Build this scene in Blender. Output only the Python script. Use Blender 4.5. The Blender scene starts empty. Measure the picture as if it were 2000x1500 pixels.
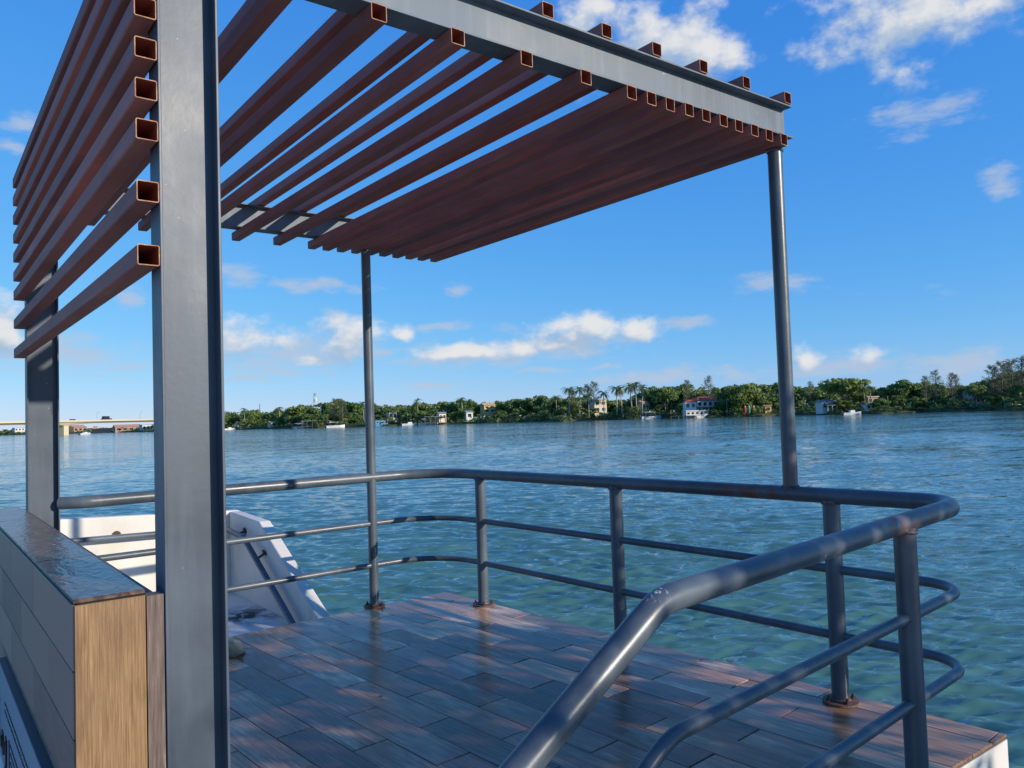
import bpy, bmesh, math, random
import numpy as np
from mathutils import Vector, Matrix, Euler
R_ = math.radians
random.seed(7); rng = np.random.default_rng(11)
scn = bpy.context.scene
col = scn.collection

# ------------------------------------------------------------------ camera
F_PX = 1510.876                      # focal length for a 2000 px wide picture
YAW, PITCH, ROLL = R_(37.8543), R_(2.3727), R_(-1.894)
CAM = Vector((-0.6062, -2.6811, 1.3681))
_f = Vector((math.sin(YAW)*math.cos(PITCH), math.cos(YAW)*math.cos(PITCH), math.sin(PITCH)))
_r0 = Vector((math.cos(YAW), -math.sin(YAW), 0)); _u0 = _r0.cross(_f)
_r = _r0*math.cos(ROLL) + _u0*math.sin(ROLL); _u = -_r0*math.sin(ROLL) + _u0*math.cos(ROLL)
cd = bpy.data.cameras.new('camera'); cam = bpy.data.objects.new('camera', cd); col.objects.link(cam)
cd.sensor_width = 36; cd.sensor_fit = 'HORIZONTAL'; cd.lens = F_PX/2000*36
cd.clip_start = 0.05; cd.clip_end = 20000
M = Matrix((( _r.x, _u.x, -_f.x, CAM.x), (_r.y, _u.y, -_f.y, CAM.y), (_r.z, _u.z, -_f.z, CAM.z), (0,0,0,1)))
cam.matrix_world = M
scn.camera = cam
def ray(x, y):                        # direction of a picture point (survey of the photograph)
    return _r*((x-1000)/F_PX) - _u*((y-750)/F_PX) + _f
WZ = -1.03                            # water level; the deck surface is z = 0
HW = CAM.z - WZ
def hor(x):                           # picture row of the horizon
    a, b = ray(x, 0).z, ray(x, 1500).z
    return 1500*a/(a-b)
def far(px, Z, h=0.0):                # a spot on the far shore: bearing, distance, height over water
    d = ray(px, hor(px))
    return Vector((CAM.x+d.x*Z, CAM.y+d.y*Z, WZ+h))
def top_h(px, y, Z):                  # height over water of something Z away
    return HW + (hor(px)-y)*Z/F_PX

# ------------------------------------------------------------------ sun, sky, exposure
SUN_EL, SUN_AZ = R_(19.0), R_(156.0)  # azimuth from +Y towards +X
sun_vec = Vector((math.sin(SUN_AZ)*math.cos(SUN_EL), math.cos(SUN_AZ)*math.cos(SUN_EL), math.sin(SUN_EL)))
sl = bpy.data.lights.new('sun', 'SUN'); sl.energy = 4.3; sl.angle = R_(0.53); sl.color = (1.0, 0.91, 0.79)
so = bpy.data.objects.new('sun', sl); col.objects.link(so)
so.rotation_euler = (-sun_vec).to_track_quat('-Z', 'Y').to_euler(); so.location = (8, -12, 12)

world = bpy.data.worlds.new('World'); scn.world = world; world.use_nodes = True
world.cycles.sampling_method = 'MANUAL'; world.cycles.sample_map_resolution = 256
wt = world.node_tree; wt.nodes.clear()
def N(nt, typ, **kw):
    n = nt.nodes.new(typ)
    for k, v in kw.items():
        if k == 'inp':
            for i, val in v.items():
                n.inputs[i].default_value = val
        else: setattr(n, k, v)
    return n
CLOUDS_A = [ # picture x, y, half width, half height
 (1130,60,70,60),(1300,85,135,75),(1385,100,60,60),(1640,70,75,60),(1790,25,180,85),(1930,0,110,50),
 (490,660,72,36),(560,668,40,22),(650,668,80,40),(607,697,36,20),(785,654,24,15),(1020,680,38,20),(1110,655,60,26),
 (1165,640,70,30),(1235,648,50,22),(1080,672,110,18),(900,690,80,14),(10,650,48,66),(1575,706,34,22),(1690,698,44,24)]
CLOUDS_B = [(1790,228,105,36),(895,567,26,14),(1510,556,80,22),(1330,728,55,16),(1238,732,18,12),(1850,707,16,18),(1945,690,26,18),
 (1945,355,30,28),(620,555,95,12),(40,235,36,16),(20,290,40,14),(255,582,28,20),(470,535,40,24),(1440,735,40,16),(660,620,50,16),(1340,630,60,12),(860,640,60,9),
 (560,690,190,34),(900,695,150,22),(1080,675,150,26),(1330,735,160,16),(1640,715,150,24),(1880,705,120,26),(120,690,130,40),(830,755,60,7),(760,690,40,10),(560,728,70,7),(1070,722,60,6),(1180,715,40,6),(500,740,60,8),(230,715,60,10),(170,700,40,14)]
def cloud_group(name, lst):            # 1 at the heart of the nearest cloud, 0 at its rim
    g = bpy.data.node_groups.new(name, 'ShaderNodeTree')
    g.interface.new_socket('Vector', in_out='INPUT', socket_type='NodeSocketVector')
    g.interface.new_socket('Value', in_out='OUTPUT', socket_type='NodeSocketFloat')
    gi = g.nodes.new('NodeGroupInput'); go = g.nodes.new('NodeGroupOutput'); last = None
    for (x, y, rx, ry) in lst:
        c = ray(x, y).normalized(); ru = ray(x+rx, y).normalized().angle(c)*1.45; rv = ray(x, y-ry).normalized().angle(c)*1.5
        t = c.cross(Vector((0,0,1))).normalized(); v = t.cross(c)
        d1 = N(g, 'ShaderNodeVectorMath', operation='DOT_PRODUCT', inp={1: t/ru}); d2 = N(g, 'ShaderNodeVectorMath', operation='DOT_PRODUCT', inp={1: v/rv})
        for d in (d1, d2): g.links.new(gi.outputs[0], d.inputs[0])
        sq = N(g, 'ShaderNodeMath', operation='MULTIPLY'); g.links.new(d1.outputs['Value'], sq.inputs[0]); g.links.new(d1.outputs['Value'], sq.inputs[1])
        s = N(g, 'ShaderNodeMath', operation='MULTIPLY_ADD'); g.links.new(d2.outputs['Value'], s.inputs[0]); g.links.new(d2.outputs['Value'], s.inputs[1]); g.links.new(sq.outputs[0], s.inputs[2])
        if last is None: last = s
        else:
            mx = N(g, 'ShaderNodeMath', operation='MINIMUM'); g.links.new(last.outputs[0], mx.inputs[0]); g.links.new(s.outputs[0], mx.inputs[1]); last = mx
    rt = N(g, 'ShaderNodeMath', operation='SQRT'); g.links.new(last.outputs[0], rt.inputs[0])
    fin = N(g, 'ShaderNodeMath', operation='SUBTRACT', inp={0: 1.0}); g.links.new(rt.outputs[0], fin.inputs[1])
    g.links.new(fin.outputs[0], go.inputs[0])
    return g
gA, gB = cloud_group('cumulus', CLOUDS_A), cloud_group('wisps', CLOUDS_B)
def cloud_field():                    # one group: direction -> thickness of cloud
    g = bpy.data.node_groups.new('cloud_field', 'ShaderNodeTree')
    g.interface.new_socket('Vector', in_out='INPUT', socket_type='NodeSocketVector')
    for n in ('A', 'B'): g.interface.new_socket(n, in_out='OUTPUT', socket_type='NodeSocketFloat')
    gi = g.nodes.new('NodeGroupInput'); go = g.nodes.new('NodeGroupOutput'); L = g.links.new
    wob = N(g, 'ShaderNodeTexNoise', inp={'Scale': 22.0, 'Detail': 3.0}); L(gi.outputs[0], wob.inputs['Vector'])
    wv = N(g, 'ShaderNodeVectorMath', operation='MULTIPLY_ADD', inp={1: (.03,.03,.022), 2: (-.015,-.015,-.011)}); L(wob.outputs['Color'], wv.inputs[0])
    wa = N(g, 'ShaderNodeVectorMath', operation='ADD'); L(gi.outputs[0], wa.inputs[0]); L(wv.outputs[0], wa.inputs[1])
    st = N(g, 'ShaderNodeVectorMath', operation='MULTIPLY', inp={1: (1,1,1.5)}); L(gi.outputs[0], st.inputs[0])
    fb = N(g, 'ShaderNodeTexNoise', inp={'Scale': 19.0, 'Detail': 7.0, 'Roughness': 0.57}); L(st.outputs[0], fb.inputs['Vector'])
    st2 = N(g, 'ShaderNodeVectorMath', operation='MULTIPLY', inp={1: (1,1,3.2)}); L(gi.outputs[0], st2.inputs[0])
    fb2 = N(g, 'ShaderNodeTexNoise', inp={'Scale': 20.0, 'Detail': 5.0, 'Roughness': 0.62}); L(st2.outputs[0], fb2.inputs['Vector'])
    # fair-weather clouds all round the sky, thicker low down
    sp = N(g, 'ShaderNodeSeparateXYZ'); L(gi.outputs[0], sp.inputs[0])
    big = N(g, 'ShaderNodeTexNoise', inp={'Scale': 6.0, 'Detail': 2.0}); L(st2.outputs[0], big.inputs['Vector'])
    bg = N(g, 'ShaderNodeMapRange', inp={1: .56, 2: .80, 3: -0.9, 4: 0.25}); L(big.outputs['Fac'], bg.inputs[0])
    outs = []
    for gr, base, k in ((gA, fb, 2.6), (gB, fb2, 2.4)):
        n = N(g, 'ShaderNodeGroup', node_tree=gr); L(wa.outputs[0], n.inputs[0])
        v = n.outputs[0]
        if gr is gB:
            m = N(g, 'ShaderNodeMath', operation='MAXIMUM'); L(v, m.inputs[0]); L(bg.outputs[0], m.inputs[1]); v = m.outputs[0]
        a = N(g, 'ShaderNodeMath', operation='SUBTRACT', inp={1: .5}); L(base.outputs['Fac'], a.inputs[0])
        b = N(g, 'ShaderNodeMath', operation='MULTIPLY_ADD', inp={1: k}); L(a.outputs[0], b.inputs[0]); L(v, b.inputs[2])
        outs.append(b)
    L(outs[0].outputs[0], go.inputs[0]); L(outs[1].outputs[0], go.inputs[1])
    return g
CF = cloud_field()
L = wt.links.new
tc = N(wt, 'ShaderNodeTexCoord')
sky = N(wt, 'ShaderNodeTexSky', sky_type='NISHITA'); sky.sun_disc = False
sky.sun_elevation = SUN_EL; sky.sun_rotation = SUN_AZ; sky.altitude = 0; sky.air_density = 1.0; sky.dust_density = 0.0; sky.ozone_density = 6.0
sr = N(wt, 'ShaderNodeSeparateColor'); L(sky.outputs[0], sr.inputs[0]); hs = N(wt, 'ShaderNodeCombineColor')   # the camera's colour response to the sky
for i, (t_, g_) in enumerate(((.80,1.02),(1.90,.62),(5.0,.26))):
    pw = N(wt, 'ShaderNodeMath', operation='POWER', inp={1: g_}); L(sr.outputs[i], pw.inputs[0]); ml = N(wt, 'ShaderNodeMath', operation='MULTIPLY', inp={1: t_}); L(pw.outputs[0], ml.inputs[0]); L(ml.outputs[0], hs.inputs[i])
c0 = N(wt, 'ShaderNodeGroup', node_tree=CF); L(tc.outputs['Generated'], c0.inputs[0])
sh = N(wt, 'ShaderNodeVectorMath', operation='ADD', inp={1: tuple(Vector((sun_vec.x, sun_vec.y, 1.3)).normalized()*0.022)}); L(tc.outputs['Generated'], sh.inputs[0])
c1 = N(wt, 'ShaderNodeGroup', node_tree=CF); L(sh.outputs[0], c1.inputs[0])
def mapr(src, a, b, c=0., d=1., smooth=True):
    n = N(wt, 'ShaderNodeMapRange', inp={1: a, 2: b, 3: c, 4: d})
    if smooth: n.interpolation_type = 'SMOOTHSTEP'
    L(src, n.inputs[0]); return n.outputs[0]
aA = mapr(c0.outputs[0], 0.02, 0.95, 0, .95); aB = mapr(c0.outputs[1], 0.05, 1.05, 0, .68)
df = N(wt, 'ShaderNodeMath', operation='SUBTRACT'); L(c0.outputs[0], df.inputs[0]); L(c1.outputs[0], df.inputs[1])
lit = mapr(df.outputs[0], -0.5, 0.75)
cc = N(wt, 'ShaderNodeMix', data_type='RGBA'); cc.inputs[6].default_value = (3.2, 4.3, 5.8, 1); cc.inputs[7].default_value = (7.0, 7.0, 7.0, 1); L(lit, cc.inputs[0])
m1 = N(wt, 'ShaderNodeMix', data_type='RGBA'); m1.inputs[7].default_value = (4.3, 4.9, 6.0, 1); L(aB, m1.inputs[0]); L(hs.outputs[0], m1.inputs[6])
m2 = N(wt, 'ShaderNodeMix', data_type='RGBA'); L(aA, m2.inputs[0]); L(m1.outputs[2], m2.inputs[6]); L(cc.outputs[2], m2.inputs[7])
bgd = N(wt, 'ShaderNodeBackground', inp={1: 0.1}); L(m2.outputs[2], bgd.inputs[0])
wo = N(wt, 'ShaderNodeOutputWorld'); L(bgd.outputs[0], wo.inputs[0])
vs = scn.view_settings; vs.view_transform = 'Standard'; vs.look = 'None'; vs.exposure = 0.2; vs.gamma = 1.0; vs.use_curve_mapping = False

# ------------------------------------------------------------------ helpers
def tag(o, label=None, cat=None, group=None, kind=None):
    if label: o['label'] = label
    if cat: o['category'] = cat
    if group: o['group'] = group
    if kind: o['kind'] = kind
    return o
def empty(name, loc=(0,0,0), rz=0):
    o = bpy.data.objects.new(name, None); col.objects.link(o); o.location = loc; o.rotation_euler = (0,0,rz); o.empty_display_size = .2
    return o
def link(name, me, parent=None):
    o = bpy.data.objects.new(name, me); col.objects.link(o)
    if parent is not None: o.parent = parent
    return o
class MB:
    """collects faces, builds one mesh object"""
    def __init__(s): s.v = []; s.f = []; s.m = []
    def add(s, vs, fs, mi=0):
        k = len(s.v); s.v += [tuple(v) for v in vs]; s.f += [tuple(i+k for i in f) for f in fs]; s.m += [mi]*len(fs); return s
    def box(s, a, b, mi=0, mat=None):
        x0,y0,z0 = a; x1,y1,z1 = b
        vs = [Vector(p) for p in ((x0,y0,z0),(x1,y0,z0),(x1,y1,z0),(x0,y1,z0),(x0,y0,z1),(x1,y0,z1),(x1,y1,z1),(x0,y1,z1))]
        if mat: vs = [mat @ v for v in vs]
        return s.add(vs, [(0,3,2,1),(4,5,6,7),(0,1,5,4),(1,2,6,5),(2,3,7,6),(3,0,4,7)], mi)
    def prism(s, poly, z0, z1, mi=0, mat=None):      # ccw polygon in xy
        n = len(poly); vs = [Vector((p[0],p[1],z0)) for p in poly]+[Vector((p[0],p[1],z1)) for p in poly]
        if mat: vs = [mat @ v for v in vs]
        return s.add(vs, [tuple(range(n-1,-1,-1)), tuple(range(n,2*n))]+[(i,(i+1)%n,n+(i+1)%n,n+i) for i in range(n)], mi)
    def sweep(s, pts, rad, seg=16, caps=True, mi=0):
        pts = [Vector(p) for p in pts]; n = len(pts); rs = rad if isinstance(rad, (list, tuple)) else [rad]*n
        T = [(pts[min(i+1,n-1)]-pts[max(i-1,0)]).normalized() for i in range(n)]
        ref = Vector((0,0,1)) if abs(T[0].z) < .9 else Vector((1,0,0))
        U = T[0].cross(ref).normalized(); vs = []
        for i in range(n):
            U = (U - T[i]*U.dot(T[i])).normalized(); W = T[i].cross(U)
            vs += [pts[i]+(U*math.cos(2*math.pi*k/seg)+W*math.sin(2*math.pi*k/seg))*rs[i] for k in range(seg)]
        fs = [(i*seg+k, i*seg+(k+1)%seg, (i+1)*seg+(k+1)%seg, (i+1)*seg+k) for i in range(n-1) for k in range(seg)]
        if caps: fs += [tuple(range(seg-1,-1,-1)), tuple((n-1)*seg+k for k in range(seg))]
        return s.add(vs, fs, mi)
    def build(s, name, mats, parent=None, smooth=False):
        me = bpy.data.meshes.new(name); me.from_pydata(s.v, [], s.f)
        for m in (mats if isinstance(mats, (list, tuple)) else [mats]): me.materials.append(m)
        me.polygons.foreach_set('material_index', s.m)
        if smooth:
            me.polygons.foreach_set('use_smooth', [True]*len(s.f))
        me.update()
        if smooth:
            try: me.set_sharp_from_angle(angle=R_(40))
            except Exception: pass
        return link(name, me, parent)
def fillet(pts, rads, n=10):          # polyline with rounded corners
    P = [Vector(p) for p in pts]; out = [P[0]]
    for i in range(1, len(P)-1):
        a, b, c = P[i-1], P[i], P[i+1]; r = rads[i-1]
        u = (a-b).normalized(); v = (c-b).normalized(); ang = u.angle(v)
        if r <= 0 or ang > math.pi-.01: out.append(b); continue
        d = r/math.tan(ang/2); cen = b+(u+v).normalized()*(r/math.sin(ang/2)); A, B = b+u*d, b+v*d
        e0, e1 = (A-cen), (B-cen); tot = e0.angle(e1); ax = e0.cross(e1).normalized()
        out += [cen + Matrix.Rotation(tot*k/n, 3, ax) @ e0 for k in range(n+1)]
    out.append(P[-1]); return out

# ------------------------------------------------------------------ materials
MATS = {}
def mat(name, base=(.5,.5,.5), rough=.5, spec=.5, metal=0., build=None):
    m = bpy.data.materials.new(name); m.use_nodes = True; nt = m.node_tree
    b = nt.nodes['Principled BSDF']; b.inputs['Base Color'].default_value = (*base, 1); b.inputs['Roughness'].default_value = rough
    b.inputs['Specular IOR Level'].default_value = spec; b.inputs['Metallic'].default_value = metal
    if build: build(nt, b)
    MATS[name] = m; return m
def coords(nt, scale=(1,1,1), out='Object', rnd=False):
    t = N(nt, 'ShaderNodeTexCoord'); mp = N(nt, 'ShaderNodeMapping', inp={3: scale}); nt.links.new(t.outputs[out], mp.inputs[0])
    if rnd:
        oi = N(nt, 'ShaderNodeObjectInfo'); mu = N(nt, 'ShaderNodeMath', operation='MULTIPLY', inp={1: 61.7}); nt.links.new(oi.outputs['Random'], mu.inputs[0])
        cb = N(nt, 'ShaderNodeCombineXYZ'); [nt.links.new(mu.outputs[0], cb.inputs[i]) for i in range(3)]
        nt.links.new(cb.outputs[0], mp.inputs[1])
    return mp.outputs[0]
def noise(nt, vec, scale, detail=4., rough=.55, dist=0.):
    n = N(nt, 'ShaderNodeTexNoise', inp={'Scale': scale, 'Detail': detail, 'Roughness': rough, 'Distortion': dist}); nt.links.new(vec, n.inputs['Vector']); return n.outputs['Fac']
def ramp(nt, fac, stops):
    n = N(nt, 'ShaderNodeValToRGB'); e = n.color_ramp.elements
    while len(e) < len(stops): e.new(.5)
    for i, (p, c) in enumerate(stops): e[i].position = p; e[i].color = (*c, 1) if len(c) == 3 else c
    nt.links.new(fac, n.inputs[0]); return n.outputs[0]
def mixc(nt, fac, a, b, blend='MIX'):
    n = N(nt, 'ShaderNodeMix', data_type='RGBA', blend_type=blend)
    for sock, v in ((0, fac), (6, a), (7, b)):
        if hasattr(v, 'is_linked') or hasattr(v, 'links'): nt.links.new(v, n.inputs[sock])
        else: n.inputs[sock].default_value = v if sock == 0 else (*v, 1)
    return n.outputs[2]
def rng_map(nt, v, a, b, c=0., d=1.):
    n = N(nt, 'ShaderNodeMapRange', inp={1: a, 2: b, 3: c, 4: d}); nt.links.new(v, n.inputs[0]); return n.outputs[0]
def bump(nt, b, h, strength=.3, dist=.01):
    n = N(nt, 'ShaderNodeBump', inp={'Strength': strength, 'Distance': dist}); nt.links.new(h, n.inputs['Height']); nt.links.new(n.outputs[0], b.inputs['Normal'])

def spot(nt, vec, c, r0, r1):         # 1 inside a ball round c, fading to 0
    s = N(nt, 'ShaderNodeVectorMath', operation='DISTANCE', inp={1: c}); nt.links.new(vec, s.inputs[0])
    return rng_map(nt, s.outputs['Value'], r0, r1, 1., 0.)
def mul(nt, a, b):
    n = N(nt, 'ShaderNodeMath', operation='MULTIPLY'); nt.links.new(a, n.inputs[0])
    if hasattr(b, 'links'): nt.links.new(b, n.inputs[1])
    else: n.inputs[1].default_value = b
    return n.outputs[0]
def steel(name, c, rough, rust_spots=(), chip_spots=(), fade=.25):
    def bld(nt, b):
        v = coords(nt); k = nt.links.new
        big = noise(nt, v, 2.3, 4); st = noise(nt, coords(nt, (14,14,1.2)), 1.5, 4)
        hi = tuple(min(1, x*(1+1.6*fade)+.01) for x in c); lo = tuple(x*(1-fade) for x in c)
        cc = mixc(nt, rng_map(nt, big, .3, .7), lo, hi)
        cc = mixc(nt, rng_map(nt, st, .5, .75, 0, .45), cc, tuple(min(1, x*1.7+.02) for x in c))
        sp = noise(nt, v, 55, 2)
        cc = mixc(nt, rng_map(nt, sp, .74, .78, 0, .6), cc, (.45,.48,.5))
        for (p, r) in rust_spots:
            m = mul(nt, spot(nt, v, p, r*.35, r), rng_map(nt, noise(nt, v, 14, 6), .42, .52))
            cc = mixc(nt, m, cc, (.15,.066,.046))
        for (p, r) in chip_spots:
            m = mul(nt, spot(nt, v, p, r*.3, r), rng_map(nt, noise(nt, v, 95, 3), .56, .6))
            cc = mixc(nt, m, cc, (.62,.62,.58))
        k(cc, b.inputs['Base Color'])
        k(rng_map(nt, big, .3, .7, rough*.8, rough*1.25), b.inputs['Roughness'])
        bump(nt, b, noise(nt, v, 40, 3), .12, .003)
    return mat(name, c, rough, .5, 0, bld)
M_COL = steel('column_paint', (.046,.064,.086), .45)
M_BEAM = steel('beam_paint', (.088,.116,.140), .55, fade=.25)
M_RAIL = steel('rail_paint', (.066,.083,.097), .36, rust_spots=(((2.34,-1.31,.985),.16),((2.12,-1.32,.98),.16),((2.735,-.35,.985),.3),),
               chip_spots=(((.845,-1.35,.925),.050),), fade=.3)
def slat_b(nt, b):
    v = coords(nt, rnd=True); n = noise(nt, v, 3, 5); n2 = noise(nt, coords(nt, (9,.7,9), rnd=True), 3, 4)
    c = mixc(nt, rng_map(nt, n, .3, .7), (.26,.098,.080), (.34,.135,.108))
    c = mixc(nt, rng_map(nt, n2, .55, .8, 0, .5), c, (.47,.22,.165))
    oi = N(nt, 'ShaderNodeObjectInfo'); h = N(nt, 'ShaderNodeHueSaturation'); nt.links.new(c, h.inputs['Color']); nt.links.new(rng_map(nt, oi.outputs['Random'], 0, 1, .78, 1.25), h.inputs['Value'])
    nt.links.new(h.outputs[0], b.inputs['Base Color']); bump(nt, b, noise(nt, v, 60, 3), .1, .002)
M_SLAT = mat('slat_paint', (.1,.036,.03), .62, .22, 0, slat_b)
def rust_b(nt, b):
    v = coords(nt, rnd=True); c = ramp(nt, noise(nt, v, 30, 6, .7), [(.3,(.22,.085,.05)),(.55,(.45,.24,.13)),(.75,(.60,.42,.28))])
    nt.links.new(c, b.inputs['Base Color']); bump(nt, b, noise(nt, v, 80, 4), .4, .003)
M_RUST = mat('rust', (.35,.15,.07), .8, .3, 0, rust_b)
M_DARKRUST = mat('tube_inside', (.26,.075,.05), .8, .2)
def tile_b(nt, b, tint=None):
    k = nt.links.new; v = coords(nt, rnd=True)
    oi = N(nt, 'ShaderNodeObjectInfo')
    base = ramp(nt, oi.outputs['Random'], [(0,(.105,.048,.029)),(.14,(.34,.162,.080)),(.28,(.12,.060,.040)),(.42,(.46,.25,.130)),(.56,(.15,.071,.043)),(.70,(.38,.195,.10)),(.85,(.10,.049,.033)),(1,(.25,.122,.070))])
    mot = noise(nt, coords(nt, (5,1.6,5), rnd=True), 1.3, 4, .6)
    base = mixc(nt, rng_map(nt, mot, .52, .74, 0, .85), base, (.55,.36,.21))
    base = mixc(nt, rng_map(nt, mot, .25, .45, .6, 0), base, (.065,.038,.028))
    g = noise(nt, coords(nt, (70,2.6,70), rnd=True), 1.6, 6, .65, .3)
    c = mixc(nt, rng_map(nt, g, .40, .54, .6, 0), base, (.07,.040,.028))
    c = mixc(nt, rng_map(nt, g, .60, .72, 0, .55), c, (.45,.33,.23))
    dirt = noise(nt, coords(nt, out='Object'), 260, 2)
    c = mixc(nt, rng_map(nt, dirt, .75, .78, 0, .4), c, (.3,.27,.24))
    wn = N(nt, 'ShaderNodeTexWhiteNoise', noise_dimensions='1D'); k(oi.outputs['Random'], wn.inputs['W']); hv = N(nt, 'ShaderNodeHueSaturation'); k(c, hv.inputs['Color']); k(rng_map(nt, wn.outputs['Value'], 0, 1, .75, 2.3), hv.inputs['Value'])
    k(hv.outputs[0], b.inputs['Base Color'])
    k(rng_map(nt, noise(nt, v, 7, 4), .3, .7, .15, .29), b.inputs['Roughness'])
    bump(nt, b, g, .22, .0025)
M_TILE = mat('wood_look_tile', (.08,.05,.04), .25, .32, 0, tile_b)
def walltile_b(nt, b):
    k = nt.links.new; oi = N(nt, 'ShaderNodeObjectInfo')
    base = ramp(nt, oi.outputs['Random'], [(0,(.17,.105,.072)),(.25,(.34,.215,.145)),(.5,(.21,.13,.092)),(.75,(.40,.26,.18)),(1,(.25,.16,.115))])
    v = coords(nt, (22,3.2,22), rnd=True); g = noise(nt, v, 1.6, 5, .6, .6)
    c = mixc(nt, rng_map(nt, g, .45, .7, 0, .5), base, (.30,.22,.165))
    k(c, b.inputs['Base Color']); bump(nt, b, g, .3, .003)
M_WTILE = mat('dark_wall_tile', (.05,.05,.05), .45, .4, 0, walltile_b)
def captile_b(nt, b):
    v = coords(nt, (1.0,.55,1), rnd=True); g = noise(nt, v, 15, 3, .5, 2.2)
    c = mixc(nt, rng_map(nt, g, .4, .65), (.060,.036,.026), (.15,.092,.064)); nt.links.new(c, b.inputs['Base Color'])
    bump(nt, b, g, .55, .006)
M_CAP = mat('glossy_cap_tile', (.05,.04,.04), .24, .4, 0, captile_b)
def tan_b(nt, b):
    g = noise(nt, coords(nt, (150,4.5,150)), 1.4, 8, .7, .35); m = noise(nt, coords(nt, (9,2.2,9)), 1.2, 5, .6, .5); f = noise(nt, coords(nt, (320,14,320)), 1.5, 4, .6)
    c = ramp(nt, g, [(.28,(.12,.064,.026)),(.45,(.23,.132,.058)),(.58,(.31,.188,.088)),(.75,(.41,.275,.14))])
    c = mixc(nt, rng_map(nt, m, .45, .72, 0, .65), c, (.14,.075,.038)); c = mixc(nt, rng_map(nt, f, .60, .72, 0, .35), c, (.09,.05,.026))
    nt.links.new(c, b.inputs['Base Color']); bump(nt, b, g, .5, .004)
M_TAN = mat('tan_wood_tile', (.3,.2,.12), .5, .4, 0, tan_b)
def brown_b(nt, b):
    v = coords(nt, (90,90,5)); g = noise(nt, v, 1.5, 8, .7, .3)
    nt.links.new(ramp(nt, g, [(.3,(.075,.050,.040)),(.6,(.17,.125,.10)),(.75,(.30,.25,.21))]), b.inputs['Base Color']); bump(nt, b, g, .4, .004)
M_BROWN = mat('brown_edge_tile', (.15,.1,.08), .6, .3, 0, brown_b)
def conc(name, c, stain, amt):
    def bld(nt, b):
        v = coords(nt); n = noise(nt, v, 2.2, 6, .6); s = noise(nt, coords(nt, (6,6,.8)), 1.5, 5, .6); f = noise(nt, v, 38, 4)
        cc = mixc(nt, rng_map(nt, n, .35, .75, 0, amt), c, stain)
        cc = mixc(nt, rng_map(nt, s, .55, .8, 0, amt*.8), cc, tuple(x*.55 for x in stain))
        cc = mixc(nt, rng_map(nt, f, .66, .74, 0, .35), cc, tuple(x*.6 for x in c))
        nt.links.new(cc, b.inputs['Base Color']); bump(nt, b, f, .25, .004)
    return mat(name, c, .85, .25, 0, bld)
M_WHITE = conc('white_concrete', (.70,.66,.58), (.48,.42,.33), .45)
M_CONC = conc('grey_concrete', (.36,.34,.31), (.22,.2,.18), .6)
def floor_b(nt, b):
    v = coords(nt); n = noise(nt, v, 6, 6, .65); m = mul(nt, spot(nt, v, (1.50,3.62,-.16), .08, .42), rng_map(nt, n, .42, .54))
    c = mixc(nt, rng_map(nt, noise(nt, v, 2.5, 5), .4, .75, 0, .4), (.72,.69,.62), (.5,.46,.4)); nt.links.new(mixc(nt, m, c, (.06,.055,.05)), b.inputs['Base Color'])
M_FLOOR = mat('stained_floor', (.8,.76,.66), .9, .2, 0, floor_b)
M_GROUT = mat('grout', (.11,.08,.062), .9, .2)
M_STONE = conc('stone', (.40,.37,.30), (.10,.10,.06), .95)
M_PLAQ = mat('plaque_panel', (.25,.29,.33), .35, .5)
M_INK = mat('lettering', (.012,.013,.018), .5, .4)
M_EDGE = mat('plaque_edge', (.02,.028,.042), .4, .5)
M_BOLT = mat('bolt', (.10,.06,.04), .6, .4, .3)

# ------------------------------------------------------------------ pier deck
def clip(poly, a, b, c):              # keep a*x+b*y <= c
    out = []
    for i in range(len(poly)):
        p, q = poly[i], poly[(i+1) % len(poly)]; dp, dq = a*p[0]+b*p[1]-c, a*q[0]+b*q[1]-c
        if dp <= 0: out.append(p)
        if dp*dq < 0: t = dp/(dp-dq); out.append((p[0]+(q[0]-p[0])*t, p[1]+(q[1]-p[1])*t))
    return out
EDGES = [(-.0345,1,2.4234), (1,.053,2.8428), (-.035,-1,1.355-.035*2.914), (-1,0,.30)]   # far, right, near, left
def deckpoly(inset=0.):
    p = [(-9,-9),(9,-9),(9,9),(-9,9)]
    for a, b, c in EDGES: p = clip(p, a, b, c-inset*math.hypot(a,b))
    return p
deck = MB().prism(deckpoly(), -.42, -.012).build('pier_deck', M_WHITE); tag(deck, kind='structure')
grout = MB().prism(deckpoly(.004), -.0115, -.0035).build('grout_bed', M_GROUT, deck)
for (x, y) in ((.5,-.9),(2.4,-.9),(2.3,2.0),(.6,2.0),(1.4,.5)):
    MB().sweep([(x,y,-3.2),(x,y,-.43)], .16, 14).build('pile', M_CONC, deck, True)
SL = -.065; tn = Vector((SL,1,0)).normalized(); nn = Vector((1,-SL,0)).normalized()
TW, TL, GAP = .168, .7135, .0036
def tile_mesh(poly, th, name, m):     # bevelled slab: poly ccw, z from 0 to th
    n = len(poly); cx = sum(p[0] for p in poly)/n; cy = sum(p[1] for p in poly)/n; bv = .0016
    ins = []
    for p in poly:
        d = math.hypot(p[0]-cx, p[1]-cy) or 1; ins.append((p[0]-(p[0]-cx)/d*bv*1.3, p[1]-(p[1]-cy)/d*bv*1.3))
    vs = [(p[0],p[1],0) for p in poly]+[(p[0],p[1],th-bv) for p in poly]+[(p[0],p[1],th) for p in ins]
    fs = [(i,(i+1)%n,n+(i+1)%n,n+i) for i in range(n)]+[(n+i,n+(i+1)%n,2*n+(i+1)%n,2*n+i) for i in range(n)]+[tuple(range(2*n,3*n))]
    me = bpy.data.meshes.new(name); me.from_pydata(vs, [], fs); me.materials.append(m); return me
GE = .0075
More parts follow.
